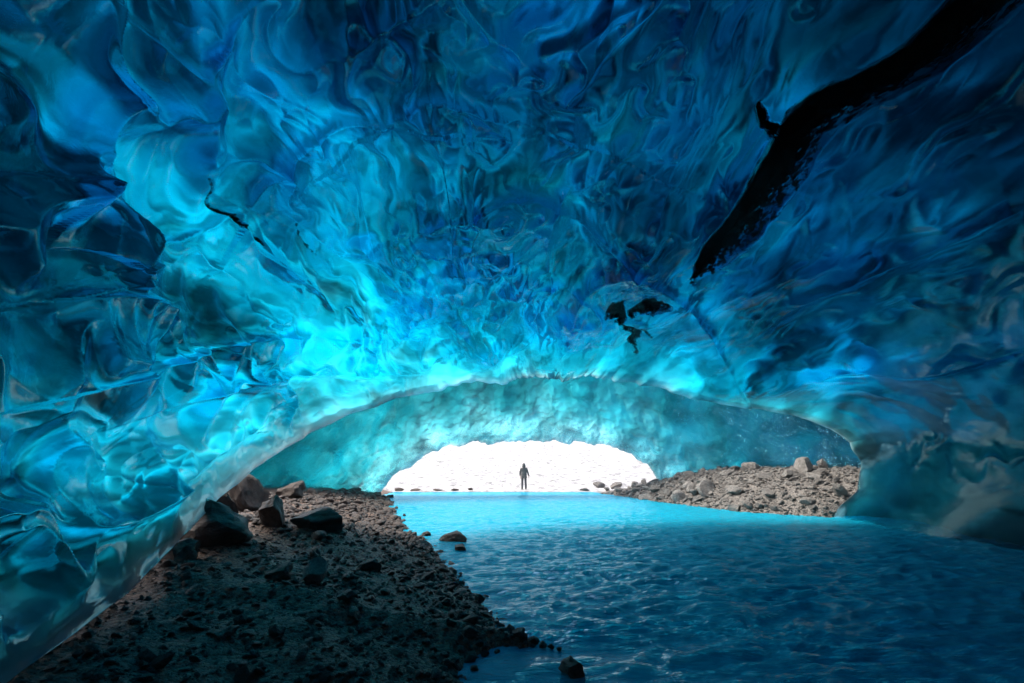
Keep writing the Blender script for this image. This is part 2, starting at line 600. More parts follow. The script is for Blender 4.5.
# relief in world space: scallops as broad in the distance as beside the camera
ww1 = upsample(lambda r, c: fbm(BASE[np.ix_(r, c)] * 0.35 + 11, 2), 3, 3)
ww2 = upsample(lambda r, c: fbm(BASE[np.ix_(r, c)] * 0.35 + 27, 2), 3, 3)
wm1 = upsample(lambda r, c: fbm(BASE[np.ix_(r, c)] * 1.1 + 41, 2), 2, 2)
wm2 = upsample(lambda r, c: fbm(BASE[np.ix_(r, c)] * 1.1 + 57, 2), 2, 2)
WA = np.stack([ww1, ww2, wm1], -1)
WB = np.stack([wm1, wm2, -wm1], -1)


def cups(k, ky, wa, wb, off):
    """paraboloid cups whose borders meet in sharp ridges; wa, wb in metres"""
    q = (BASE + wa * WA + wb * WB) * np.array([k, ky, k]) + off
    f1, f2, cid = voronoi(q)
    return np.minimum(f1, 1.3)


c1 = cups(0.46, 0.18, 1.4, 0.06, 5.0)
c2 = cups(1.05, 0.40, 0.8, 0.07, 9.0)
c3 = cups(2.7, 1.25, 0.4, 0.10, 13.0)
c4 = cups(5.6, 2.8, 0.3, 0.10, 19.0)
fold = 1 - np.abs(gnoise((BASE + 1.2 * WA + 0.3 * WB) * np.array([1.0, 0.34, 1.0]) + 21))
fine = gnoise((BASE + 0.4 * WB) * np.array([2.6, 1.0, 2.6]) + 33)
fine2 = gnoise((BASE + 0.3 * WB) * np.array([6.5, 4.5, 6.5]) + 63)
SC = R * np.sin(PSI) / 5.0
rightness = sstep(math.radians(75), math.radians(40), PHI) * sstep(-1.0, -0.3, PHI)      # smoother wall on the right
near_lip = np.exp(-DPSI / 0.28)
centre = np.exp(-(((PX - 470) / 260) ** 2 + ((PY - 300) / 130) ** 2)) * front
left = sstep(math.radians(120), math.radians(165), PHI)
rr_ = 1 - 0.72 * rightness
disp = (0.50 * big * SC + 0.90 * rr_ * c1 + (0.40 + 0.26 * centre - 0.06 * left) * rr_ * c2
        + (0.035 + 0.06 * np.exp(-DPSI / 0.35) + 0.03 * centre) * rr_ * c3
        + (0.08 + 0.04 * left) * (fold ** 2 - 0.6)
        + 0.022 * np.exp(-DPSI / 0.22) * rr_ * c4
        + 0.003 * fine + 0.0006 * fine2)
disp = disp * (0.40 + 0.60 * sstep(0.0, 0.14, DPSI))
disp = disp * (1 - 0.82 * sstep(2.4, 0.9, BASE[..., 2]) * sstep(5.0, 8.0, BASE[..., 0]))       # the foot of the right wall is washed smooth

# traced ridges: steep on one side, fading on the other
dirt = np.zeros((NV, NPH), np.float32)
RIDGES = [([(85, 0), (120, 28), (155, 51), (178, 50), (205, 25), (240, 0)], 0.16, 60, 1),
          ([(228, 205), (240, 180), (262, 160), (300, 130), (345, 108), (400, 112)], 0.30, 70, 1),
          ([(380, 112), (408, 90), (440, 82), (490, 94), (550, 122)], 0.30, 80, 1),
          ([(400, 225), (450, 205), (520, 182), (590, 224), (655, 275), (700, 312), (733, 372)], 0.35, 55, 1),
          ([(0, 166), (32, 169), (70, 203), (98, 248), (96, 278), (70, 285)], 0.30, 70, 1),
          ([(110, 255), (170, 235), (215, 205), (230, 240), (262, 262), (330, 300)], 0.22, 50, 1),
          ([(0, 300), (60, 292), (120, 305), (160, 330)], 0.25, 60, 1),
          ([(40, 395), (120, 372), (180, 350), (250, 335), (300, 330)], 0.22, 55, 1),
          ([(150, 410), (230, 385), (300, 372), (420, 370), (520, 372)], 0.25, 40, -1),
          ([(470, 330), (520, 290), (545, 275), (590, 290), (600, 320), (560, 350)], 0.30, 40, 1),
          ([(735, 350), (800, 300), (880, 265), (960, 230), (1024, 205)], 0.18, 60, -1),
          ([(760, 390), (840, 370), (930, 372), (1024, 350)], 0.15, 45, -1),
          ([(0, 520), (60, 545), (130, 520), (190, 470), (260, 420)], 0.18, 50, -1)]
for pts, amp, wd, sg in RIDGES:
    d, s, al = poly_dist(PX, PY, smooth_poly(pts))
    s = s * sg
    prof = np.where(s > 0, np.exp(-d / wd), np.exp(-d / (wd * 0.10)))
    disp += amp * prof * np.sin(PI * np.clip(al, 0.03, 0.97)) ** 0.5 * front * SC * (1.25 - 0.35 * centre)

# black fissures and ash pockets
wob = 18 * wf1 + 16 * w2 + 14 * wm1 + 7 * fine2
FISS = [([(1010, -25), (960, 25), (915, 62), (860, 95), (815, 120), (785, 160), (745, 215), (712, 252), (690, 278)], [24, 20, 16, 13, 18, 18, 15, 11, 3]),
        ([(760, 105), (765, 125), (790, 135), (815, 120)], [2, 6, 8, 5]),
        ([(634, 306), (648, 299), (668, 293)], [5, 8, 5]),
        ([(610, 303), (618, 306), (622, 312)], [5, 6, 4]),
        ([(620, 300), (622, 318), (634, 326), (632, 338), (636, 352)], [1.5, 2.0, 5, 2.5, 1.2]),
        ([(640, 320), (652, 330)], [1.5, 0.5]),
        ([(175, 170), (190, 200), (215, 215), (245, 240)], [0.4, 1.4, 1.8, 0.8]),
        ([(285, 215), (300, 240), (310, 250)], [0.2, 0.8, 0.2])]
for pts, wds in FISS:
    n = 6
    sp = smooth_poly(pts, n)
    d, s, al = poly_dist(PX + wob * 0.5 * min(1, max(wds) / 9), PY - wob * 0.5 * min(1, max(wds) / 9), sp)
    wloc = np.interp(al, np.linspace(0, 1, len(wds)), wds)
    m = np.clip(0.5 + (wloc - d) / np.maximum(wloc * 1.3, 5.0), 0, 1) * front
    dirt = np.maximum(dirt, m)
    disp -= 0.55 * SC * sstep(0.2, 1.0, m) * np.minimum(wloc / 14, 1)

# displace along the base normals
dr = np.gradient(BASE, axis=0); dc = np.gradient(BASE, axis=1)
N = np.cross(dr, dc); N /= np.maximum(np.linalg.norm(N, axis=-1, keepdims=True), 1e-9)
N *= np.sign((N * -D).sum(-1, keepdims=True))
N = 0.65 * N - 0.35 * D
N /= np.linalg.norm(N, axis=-1, keepdims=True)
IN = BASE + N * disp[..., None]


def lowest(A, k, axis):
    B = A.copy()
    for d in range(1, k + 1):
        B = np.minimum(B, np.roll(A, d, axis)) if axis else np.minimum(B, np.concatenate([A[:1].repeat(d, 0), A[:-d]]))
        B = np.minimum(B, np.roll(A, -d, axis)) if axis else np.minimum(B, np.concatenate([A[d:], A[-1:].repeat(d, 0)]))
    return B


def soften(A, k):
    for _ in range(k):
        A = 0.5 * A + 0.25 * (np.roll(A, 1, 1) + np.roll(A, -1, 1))
        A[1:-1] = 0.5 * A[1:-1] + 0.25 * (A[:-2] + A[2:])
    return A


FLOOR = soften(lowest(lowest(np.maximum(disp, -0.6), 10, 0), 8, 1), 6)      # the crust keeps clear of the relief

# outer crust: the real thickness of the ice
NO = 190
ro = np.unique((np.linspace(0, 1, NO) ** 1.25 * (NV - 1)).astype(int)); NO = len(ro)
# pixel, light and dark painted as crust colour, ice thickness in metres
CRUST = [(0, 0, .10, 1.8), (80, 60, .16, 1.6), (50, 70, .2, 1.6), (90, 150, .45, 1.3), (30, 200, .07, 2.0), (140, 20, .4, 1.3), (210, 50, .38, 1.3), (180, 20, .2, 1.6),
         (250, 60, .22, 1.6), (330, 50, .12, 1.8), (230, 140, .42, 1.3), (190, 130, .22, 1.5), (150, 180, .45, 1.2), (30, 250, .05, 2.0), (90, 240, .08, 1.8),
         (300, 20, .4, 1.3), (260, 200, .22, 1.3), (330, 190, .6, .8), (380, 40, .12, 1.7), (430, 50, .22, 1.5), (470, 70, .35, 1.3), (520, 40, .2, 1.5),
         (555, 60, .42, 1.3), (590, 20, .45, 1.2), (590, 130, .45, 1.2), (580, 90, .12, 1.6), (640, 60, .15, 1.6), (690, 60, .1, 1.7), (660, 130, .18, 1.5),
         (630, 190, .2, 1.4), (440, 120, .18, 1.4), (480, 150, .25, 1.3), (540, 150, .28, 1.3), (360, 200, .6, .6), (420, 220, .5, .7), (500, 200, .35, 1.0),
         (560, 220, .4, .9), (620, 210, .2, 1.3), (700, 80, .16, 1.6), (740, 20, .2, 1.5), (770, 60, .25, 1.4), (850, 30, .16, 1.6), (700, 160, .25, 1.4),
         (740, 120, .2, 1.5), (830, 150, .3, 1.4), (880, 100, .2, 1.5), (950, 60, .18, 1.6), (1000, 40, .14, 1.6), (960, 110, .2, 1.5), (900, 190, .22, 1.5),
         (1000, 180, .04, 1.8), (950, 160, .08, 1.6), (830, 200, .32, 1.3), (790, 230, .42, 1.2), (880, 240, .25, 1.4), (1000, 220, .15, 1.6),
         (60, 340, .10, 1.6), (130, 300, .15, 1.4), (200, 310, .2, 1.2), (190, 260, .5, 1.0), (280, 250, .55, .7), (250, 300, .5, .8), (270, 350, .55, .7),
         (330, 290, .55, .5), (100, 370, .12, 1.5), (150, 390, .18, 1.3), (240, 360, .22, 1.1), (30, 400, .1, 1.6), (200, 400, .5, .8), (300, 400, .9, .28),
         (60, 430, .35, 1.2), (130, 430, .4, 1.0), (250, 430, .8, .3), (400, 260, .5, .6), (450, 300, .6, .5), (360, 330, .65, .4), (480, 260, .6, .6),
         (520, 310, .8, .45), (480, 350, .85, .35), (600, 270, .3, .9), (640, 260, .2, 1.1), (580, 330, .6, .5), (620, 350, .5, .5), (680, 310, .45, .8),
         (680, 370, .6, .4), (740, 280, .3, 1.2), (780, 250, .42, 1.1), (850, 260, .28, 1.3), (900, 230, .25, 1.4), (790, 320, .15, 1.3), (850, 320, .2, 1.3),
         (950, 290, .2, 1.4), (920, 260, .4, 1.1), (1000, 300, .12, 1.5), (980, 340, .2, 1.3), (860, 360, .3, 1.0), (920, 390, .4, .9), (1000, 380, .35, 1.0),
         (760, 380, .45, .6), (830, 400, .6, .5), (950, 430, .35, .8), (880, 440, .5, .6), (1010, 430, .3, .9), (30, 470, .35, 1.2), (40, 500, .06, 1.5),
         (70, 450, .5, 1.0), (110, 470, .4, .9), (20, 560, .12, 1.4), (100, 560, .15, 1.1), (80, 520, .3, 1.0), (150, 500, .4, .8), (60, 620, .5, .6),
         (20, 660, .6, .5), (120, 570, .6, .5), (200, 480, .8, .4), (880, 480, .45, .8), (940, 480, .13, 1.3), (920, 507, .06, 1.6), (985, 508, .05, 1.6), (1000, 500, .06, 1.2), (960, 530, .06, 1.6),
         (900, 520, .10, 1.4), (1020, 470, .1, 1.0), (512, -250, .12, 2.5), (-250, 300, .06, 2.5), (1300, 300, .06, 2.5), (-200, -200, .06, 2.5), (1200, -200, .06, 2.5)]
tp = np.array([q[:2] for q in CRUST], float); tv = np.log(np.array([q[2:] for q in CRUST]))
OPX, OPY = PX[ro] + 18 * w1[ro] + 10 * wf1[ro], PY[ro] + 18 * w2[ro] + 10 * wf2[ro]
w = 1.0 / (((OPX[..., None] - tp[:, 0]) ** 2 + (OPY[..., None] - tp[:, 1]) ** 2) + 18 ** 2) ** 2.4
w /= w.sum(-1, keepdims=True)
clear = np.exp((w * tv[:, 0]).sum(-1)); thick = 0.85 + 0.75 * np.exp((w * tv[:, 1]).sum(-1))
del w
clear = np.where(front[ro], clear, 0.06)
thick = np.where(front[ro], thick, 2.5)
thick = thick * (1 - 0.62 * np.exp(-(DPSI[ro] / 0.08))) * (1 - 0.46 * left[ro])
rows = ro
cols = np.arange(NPH)
BR, WR = BASE[ro], (WA + WB)[ro]
streak = fbm((BR + 0.9 * WR) * np.array([0.7, 0.35, 0.7]) + 71, 2)
thick = thick * np.exp(0.45 * streak)
boost = 1.0 - 0.15 * sstep(170, 60, PY[ro]) - 0.50 * centre[ro] + (0.15 + 1.1 * left[ro]) * np.exp(-DPSI[ro] / 0.22) + 0.5 * left[ro] * sstep(350, 480, PY[ro])  # crust colour painted darker at top and centre, brighter along the left rim
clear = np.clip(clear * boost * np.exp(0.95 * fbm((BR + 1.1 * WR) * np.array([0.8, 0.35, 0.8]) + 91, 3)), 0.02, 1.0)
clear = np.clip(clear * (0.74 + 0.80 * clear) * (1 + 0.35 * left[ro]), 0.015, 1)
thick = np.maximum(thick, 0.42) * np.sqrt(np.clip(DPSI[ro] / 0.022, 0, 1))
edge = np.exp(-(DPSI[ro] / 0.05) ** 2)[..., None]
dirn = edge * (0.75 * D[ro] + np.array([0, 0, 0.25])) + (1 - edge) * (-0.85 * N[ro] + np.array([0, 0, 0.25]))
OUT = BASE[ro] + N[ro] * (FLOOR[ro] * (1 - edge[..., 0]) + disp[ro] * edge[..., 0])[..., None] + dirn * thick[..., None]
OUT[0] = IN[0]

V = np.concatenate([IN.reshape(-1, 3), OUT[1:].reshape(-1, 3)])
Fi = grid_faces(NV, NPH)
io = np.concatenate([np.arange(NPH)[None, :], NV * NPH + np.arange((NO - 1) * NPH).reshape(NO - 1, NPH)])
a, b, c_, d_ = io[:-1, :-1], io[:-1, 1:], io[1:, 1:], io[1:, :-1]
Fo = np.stack([a, d_, c_, b], -1).reshape(-1, 4)
# close the ring of columns
i0 = np.arange(NV - 1) * NPH
Fc = np.stack([i0 + NPH - 1, i0, i0 + NPH, i0 + 2 * NPH - 1], -1)
Fco = np.stack([io[:-1, -1], io[1:, -1], io[1:, 0], io[:-1, 0]], -1)
F = np.concatenate([Fi, Fc, Fo, Fco])
# orientation: the inner face must look at the cave
fv = V[F[NPH * 200 + 500]]
nn = np.cross(fv[1] - fv[0], fv[2] - fv[0])
if nn @ (CAM - fv[0]) < 0:
    F = F[:, ::-1]
phi_end = ph[0]
drop_v = np.concatenate([((PHI < phi_end) & (PSI < 1.25)).reshape(-1), ((PHI[ro][1:] < phi_end) & (PSI[ro][1:] < 1.25)).reshape(-1)])
keep = (V[:, 2][F].max(1) > -0.6) & ~drop_v[F].any(1)
# unseen opening added behind the camera for neutral fill light
Vd = V - CAM; Vd = Vd / np.maximum(np.linalg.norm(Vd, axis=1, keepdims=True), 1e-6)
az = np.degrees(np.arctan2(Vd[:, 0] - 0.15, -Vd[:, 1])); el = np.degrees(np.arcsin(np.clip(Vd[:, 2], -1, 1)))
back_hole = (Vd[:, 1] < 0) & ((az / 22) ** 2 + ((el - 4) / 18) ** 2 < 1)
keep &= ~back_hole[F].any(1)
F = F[keep]
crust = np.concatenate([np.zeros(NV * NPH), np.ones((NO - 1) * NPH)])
ash = np.concatenate([np.zeros(NV * NPH), (1 - clear[1:]).reshape(-1)])  # painted shade of the vault, stored per crust vertex
frost_glow = np.concatenate([(0.02 + 0.05 * rightness).reshape(-1), np.zeros((NO - 1) * NPH)])
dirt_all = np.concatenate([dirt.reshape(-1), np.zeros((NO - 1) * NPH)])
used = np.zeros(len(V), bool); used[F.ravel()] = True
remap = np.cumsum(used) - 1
me = mesh_from_arrays('ice_ceiling', V[used], remap[F], [M_ICE], attrs={'crust': crust[used], 'frost_glow': frost_glow[used], 'dirt': dirt_all[used], 'ash': ash[used]})  # ash holds the painted shade of the vault
o = link('ice_ceiling', me)
tag(o, kind='structure')
print('front ice', len(V), round(time.time() - T0, 1))

# ------------------------------------------------------------------ ice wall round the mouth
foot = np.array(smooth_poly([(-6.5, -3), (-9.0, 3), (-11, 10), (-11.2, 17), (-10.2, 23), (-8.2, 27.6), (-4, 29.6), (1, 30.2), (5.5, 29.6), (9.3, 27.6), (12.2, 24), (13.8, 19.5), (13.9, 15.5)], 40))
seg = np.concatenate([[0], np.cumsum(np.linalg.norm(np.diff(foot, axis=0), axis=1))])
ns, nh = 1300, 300
sden = np.linspace(0, seg[-1], 4000)
dens = 0.3 + np.exp(-((np.interp(sden, seg, foot[:, 1]) - 30) / 9.0) ** 2)
cum = np.cumsum(dens); s = np.interp(np.linspace(cum[0], cum[-1], ns), cum, sden)
fx, fy = np.interp(s, seg, foot[:, 0]), np.interp(s, seg, foot[:, 1])
tx, ty = np.gradient(fx, s), np.gradient(fy, s)
ln = np.hypot(tx, ty)
nx, ny = ty / ln, -tx / ln                    # pointing inward (to the cave)
pxm = 512 + FPX * fx / np.maximum(fy, 1) * 0.955
arch_px = np.array([380, 388, 396, 408, 424, 445, 470, 500, 545, 575, 598, 614, 628, 640, 648, 656])
arch_z = np.array([-0.6, 0.1, 0.75, 1.35, 2.1, 2.75, 2.9, 3.1, 3.1, 3.1, 2.85, 2.65, 2.2, 1.7, 0.8, -0.6])
zb = np.where(fy > 24, np.interp(pxm, arch_px, arch_z, left=-0.6, right=-0.6), -0.6)
for _ in range(6):
    zb[1:-1] = (zb[:-2] + 2 * zb[1:-1] + zb[2:]) / 4
in_mouth = sstep(-0.6, 0.6, zb)
zb = zb + (0.30 * gnoise(np.stack([s * 0.8, 0 * s, 0 * s], -1)) + 0.10 * gnoise(np.stack([s * 3, 0 * s, 0 * s + 2], -1))) * in_mouth
ztop = np.where(fx > -3, 8.2, np.interp(fy, [-3, 12, 17, 23, 27, 29], [1.8, 2.2, 2.8, 4.4, 6.4, 8.2]))
h = np.linspace(0, 1, nh)[:, None] ** 1.25
Zr = zb[None, :] + (ztop - zb)[None, :] * h
over = 0.4 + 0.42 * np.maximum(Zr - 1.2, 0)           # the wall leans over the chamber
q = np.stack([np.broadcast_to(fx[None, :], Zr.shape), np.broadcast_to(fy[None, :], Zr.shape), Zr * 1.25], -1)
wq = np.stack([gnoise(q * 0.8), gnoise(q * 0.8 + 9), gnoise(q * 0.8 + 21)], -1)
rel = 0.40 * fbm(q * 0.35 + 2, 3) + 0.30 * np.minimum(voronoi(q * 0.62 + 4 + 0.5 * wq)[0], 1) + 0.16 * np.minimum(voronoi(q * 2.0 + 1.2 * wq)[0], 1) + 0.10 * np.minimum(voronoi(q * 3.8 + 1.0 * wq)[0], 1) + 0.04 * fbm(q * 4.6, 3)
Nn = np.stack([np.broadcast_to(nx, Zr.shape), np.broadcast_to(ny, Zr.shape), 0 * Zr], -1)
P = np.stack([fx[None, :] + nx * over, fy[None, :] + ny * over, Zr], -1)
Pin = P + Nn * rel[..., None]
# thickness: thin round the arch so its rim glows white, thick elsewhere
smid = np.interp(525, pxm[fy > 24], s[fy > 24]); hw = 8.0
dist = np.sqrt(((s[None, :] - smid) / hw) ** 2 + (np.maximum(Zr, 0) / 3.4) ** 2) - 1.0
tk = np.clip(0.13 + 0.40 * np.maximum(dist, 0), 0.10, 1.5) * np.exp(0.55 * fbm(q * 0.45 + 8, 3))
tk = tk * np.sqrt(np.clip((Zr - zb[None, :]) / 0.25, 0.02, 1))
shade_b = 1 - np.clip(1.0 * np.exp(-(0.6 + 0.7 * (s[None, :] < smid)) * np.maximum(dist, 0)) * np.exp(0.9 * fbm(q * 0.5 + 17, 3)), 0.12, 1)  # shade painted into the crust: light at the mouth, darker away and left
Pout = Pin - Nn * tk[..., None] + np.stack([0 * tk, 0 * tk, 0.35 * tk], -1)
V = np.concatenate([Pin.reshape(-1, 3), Pout.reshape(-1, 3)])
Fi = grid_faces(nh, ns)
o1 = nh * ns
Fo = (grid_faces(nh, ns) + o1)[:, ::-1]
b0 = np.arange(ns - 1)
Fb = np.stack([b0 + 1, b0, b0 + o1, b0 + 1 + o1], -1)
t0 = (nh - 1) * ns + np.arange(ns - 1)
Ft = np.stack([t0, t0 + 1, t0 + 1 + o1, t0 + o1], -1)
F = np.concatenate([Fi, Fo, Fb, Ft])
fv = V[Fi[100 * (ns - 1) + 450]]
nn = np.cross(fv[1] - fv[0], fv[2] - fv[0])
if nn @ (CAM - fv[0]) < 0:
    F = F[:, ::-1]
crust = np.concatenate([np.zeros(nh * ns), np.ones(nh * ns)])
me = mesh_from_arrays('ice_wall', V, F, [M_ICE_BACK], attrs={'crust': crust, 'frost_glow': np.concatenate([np.clip(1.15 - 2.6 * dist, 0.06, 1).ravel(), 0 * shade_b.ravel()]), 'dirt': 0 * crust, 'ash': np.concatenate([0 * shade_b.ravel(), shade_b.ravel()])})  # frost round the arch also paints the mouth's white glow; ash holds the painted shade
tag(link('ice_wall', me), kind='structure')

# ------------------------------------------------------------------ rocks
def rock_mesh(name, seed, sub=3, cuts=9, rough=0.05, mat=None, squash=(1, 1, 1), flat=False):
    r = random.Random(seed)
    bm = bmesh.new()
    bmesh.ops.create_icosphere(bm, subdivisions=sub, radius=1.0)
    planes = []
    for k in range(cuts):
        n = Vector((r.gauss(0, 1), r.gauss(0, 1), r.gauss(0, 0.8))).normalized()
        planes.append((n, r.uniform(0.38, 0.82)))
    off = Vector((r.uniform(0, 50), r.uniform(0, 50), r.uniform(0, 50)))
    for vt in bm.verts:
        p = vt.co.copy()
        for n, d in planes:
            e = p.dot(n) - d
            if e > 0: p -= n * e
        p += vt.co * (rough * (mnoise.noise(p * 2.3 + off) + 0.5 * mnoise.noise(p * 6 + off)))
        vt.co = Vector((p.x * squash[0], p.y * squash[1], p.z * squash[2]))
    me = bpy.data.meshes.new(name)
    bm.to_mesh(me); bm.free()
    if not flat:
        me.polygons.foreach_set('use_smooth', np.ones(len(me.polygons), bool))
        try:
            me.set_sharp_from_angle(angle=math.radians(32))
        except Exception:
            pass
    if mat: me.materials.append(mat)
    return me


def ground_hit(px, py):
    """where the ray through a pixel meets the land or the water"""
    r = ray(px, py); r = r / np.linalg.norm(r)
    t = np.linspace(0.5, 60, 4000)
    P = CAM + r * t[:, None]
    z = np.maximum(terrain(P[:, 0], P[:, 1]), 0.0)
    k = np.argmax(P[:, 2] < z)
    return P[k] if P[k, 2] < z[k] else None


dark_meshes = [rock_mesh('dark_boulder', 100 + k, 4, 15, 0.11, M_ROCK_DARK) for k in range(6)]
pale_meshes = [rock_mesh('pale_boulder', 200 + k, 3, 16, 0.09, M_ROCK_PALE) for k in range(8)]


def place_rock(name, me, loc, size, rot, sink=0.25):
    o = link(name, me)
    o.location = (loc[0], loc[1], loc[2] + size[2] * (1 - 2 * sink))
    o.scale = size
    o.rotation_euler = rot
    return o


def boulder(px, py, wpx, hpx, mi, label, cat='boulder', group=None, pale=False, name='boulder', rz=0.0, tilt=0.1, sink=0.30):
    """a boulder whose foot stands at a pixel, given its size in pixels"""
    P = ground_hit(px, py)
    k = np.linalg.norm(P - CAM) / FPX * 0.97
    w, hh = wpx * k / 2, hpx * k / 2
    me = (pale_meshes if pale else dark_meshes)[mi]
    o = place_rock(name, me, (P[0], P[1] + w * 0.6, P[2]), (w * 1.05, w * 0.9, hh * 1.15), (tilt, -tilt, rz), sink)
    tag(o, label, cat, group)
    return o


# left bank
boulder(185, 548, 74, 44, 0, 'broad black boulder lying just below the edge of the blue ice on the left bank', rz=0.3)
boulder(200, 530, 46, 46, 1, 'dark boulder mostly hidden between the ice edge and the large brown boulder', rz=1.0)
boulder(232, 512, 44, 40, 2, 'large brown boulder rising behind the broad black one on the left bank', rz=0.5)
boulder(262, 528, 42, 48, 3, 'upright blocky dark rock between its flat and broad neighbours on the left bank', rz=0.9, tilt=0.35)
boulder(284, 498, 38, 20, 4, 'low brown boulder behind the row, closest to the teal ice wall', rz=0.2)
boulder(312, 530, 60, 26, 5, 'wide flat dark boulder to the right of the upright blocky rock', rz=0.1)
boulder(306, 583, 30, 26, 2, 'upright grey stone standing alone in the dark gravel of the left bank', rz=2.0, pale=True, cat='stone', name='stone', tilt=0.3)
boulder(272, 582, 34, 18, 4, 'low dark stone half buried beside the upright grey stone', cat='stone', name='stone', rz=0.4)
boulder(366, 572, 28, 14, 1, 'small grey brown stone in the gravel above the waterline', cat='stone', name='stone', rz=0.7)
boulder(345, 601, 24, 10, 5, 'flat dark stone in the open gravel near the waterline', cat='stone', name='stone', rz=0.2)
boulder(215, 640, 30, 10, 3, 'flat dark stone in the shadowed gravel at the bottom', cat='stone', name='stone', rz=0.2)
boulder(163, 560, 46, 24, 3, 'low dark boulder added over the light leak under the lower edge of the ice', rz=0.4)  # added to cover a sunlit patch of gravel
# in the water
boulder(453, 543, 37, 15, 1, 'rounded brown boulder standing out of the shallow turquoise water', rz=0.2, tilt=0.05, sink=0.35)
boulder(459, 551, 22, 9, 3, 'small black rock in the water in front of the brown boulder', cat='rock', name='rock', rz=0.8, sink=0.3)
boulder(573, 682, 30, 22, 3, 'angular black rock standing in the water at the bottom edge', cat='rock', name='rock', rz=1.2, sink=0.2)
boulder(479, 603, 11, 8, 2, 'round black stone in the water just off the gravel point', cat='rock', name='rock', sink=0.25)
boulder(519, 640, 18, 9, 4, 'square black stone on the gravel spit', cat='rock', name='rock', sink=0.15)
boulder(426, 536, 12, 5, 5, 'small dark rock left of the brown boulder in the water', cat='rock', name='rock', sink=0.25)
for (px, py, wp) in [(470, 638, 17), (490, 634, 14), (505, 641, 13), (533, 645, 12), (543, 648, 9), (551, 649, 8), (560, 651, 7), (480, 648, 12), (455, 645, 15), (470, 662, 15), (485, 657, 10), (497, 655, 9), (450, 628, 14),
                     (460, 618, 12), (446, 606, 12), (438, 595, 10), (458, 600, 8), (430, 580, 10), (440, 571, 9), (420, 566, 10), (424, 556, 9), (412, 549, 9), (402, 540, 8), (418, 541, 6), (405, 530, 7), (398, 521, 7),
                     (393, 513, 7), (404, 516, 5), (388, 506, 6), (396, 509, 5), (437, 557, 5), (468, 609, 6), (462, 588, 5), (446, 668, 12), (432, 652, 12), (474, 672, 9)]:
    boulder(px, py, wp, wp * 0.55, random.randrange(6), 'small wet black stone along the waterline of the gravel bank', 'stone', 'wet stones along the left waterline', name='stone', rz=random.uniform(0, 6), sink=0.25)

# right bank: prominent boulders, then the many
boulder(811, 472, 22, 16, 0, 'big pale boulder on the crest of the right bank near its right end', pale=True, rz=0.4)
boulder(827, 470, 14, 13, 1, 'darker boulder touching the right side of the big pale crest boulder', pale=True, rz=1.4)
boulder(817, 481, 15, 11, 2, 'bright flat faced stone just below the big pale crest boulder', pale=True, rz=2.4, cat='stone', name='stone')
boulder(730, 476, 17, 9, 3, 'flat pale block alone on the crest midway along the right bank', pale=True, rz=0.4)
boulder(710, 495, 24, 18, 4, 'large rounded grey boulder in the middle of the right bank', pale=True, rz=0.7, tilt=0.3)
boulder(690, 488, 14, 10, 5, 'pale boulder just left of the large rounded grey one', pale=True, rz=1.7)
boulder(648, 500, 24, 10, 6, 'broad pale boulder at the waterline of the right bank', pale=True, rz=0.1)
boulder(680, 502, 20, 12, 7, 'rounded grey boulder at the waterline of the right bank', pale=True, rz=0.9, tilt=0.4)
boulder(688, 476, 12, 6, 1, 'small pale stone on the crest left of the flat pale block', pale=True, rz=0.9, cat='stone', name='stone')
rr = random.Random(5)
count = 0
while count < 285:
    y = rr.uniform(16.2, 29.5)
    sside = rr.random() ** 1.2 * 4.6
    x = float(np.interp(y, _xr_y, _xr_x)) + sside - 0.1
    if x > 13.4 or (y > 25 and sside > 3): continue
    z = float(terrain(np.array([x]), np.array([y]))[0])
    sz = 0.08 + 0.26 * rr.random() ** 2.6
    o = place_rock('stone', pale_meshes[rr.randrange(8)], (x, y, z), (sz * rr.uniform(0.9, 1.5), sz, sz * rr.uniform(0.55, 0.9)), (rr.uniform(-.4, .4), rr.uniform(-.4, .4), rr.uniform(0, 6.3)), 0.28)
    tag(o, 'pale grey stone among the heap of rubble on the right bank', 'stone', 'stones heaped on the right bank')
    count += 1
# far shore
for (px, py, wp, hp) in [(600, 488, 16, 8), (618, 489, 14, 9), (585, 491, 12, 4), (635, 488, 12, 8), (608, 491, 10, 5)]:
    boulder(px, py, wp, hp, rr.randrange(8), 'grey rock at the foot of the mouth beside the far shore', 'rock', 'grey rocks at the far shore', pale=True, name='rock', rz=rr.uniform(0, 6))
for (px, py, wp, hp) in [(398, 491, 12, 4), (415, 491, 14, 3), (436, 491, 13, 3), (455, 491, 12, 3), (470, 490, 10, 4)]:
    boulder(px, py, wp, hp, rr.randrange(6), 'low dark rock along the far waterline left of the person', 'rock', 'low rocks along the far waterline', name='rock', rz=rr.uniform(0, 6))


# loose gravel: too many to count
def scatter_gravel(name, mat, sampler, n, protos):
    Vs, Fs, off = [], [], 0
    for k in range(n):
        x, y, sz = sampler()
        pv, pf = protos[k % len(protos)]
        a = random.uniform(0, 6.283); c, s = math.cos(a), math.sin(a)
        sc = np.array([random.uniform(0.8, 1.5), random.uniform(0.7, 1.1), random.uniform(0.4, 0.8)]) * sz
        q = pv * sc
        tl = random.uniform(-0.5, 0.5)
        q = np.stack([q[:, 0] * c - q[:, 1] * s, q[:, 0] * s + q[:, 1] * c, q[:, 2] + q[:, 0] * tl], -1)
        Vs.append(q + np.array([x, y, 0])); Fs.append(pf + off); off += len(pv)
        GX.append(x); GY.append(y); GS.append(sz)
    return Vs, Fs


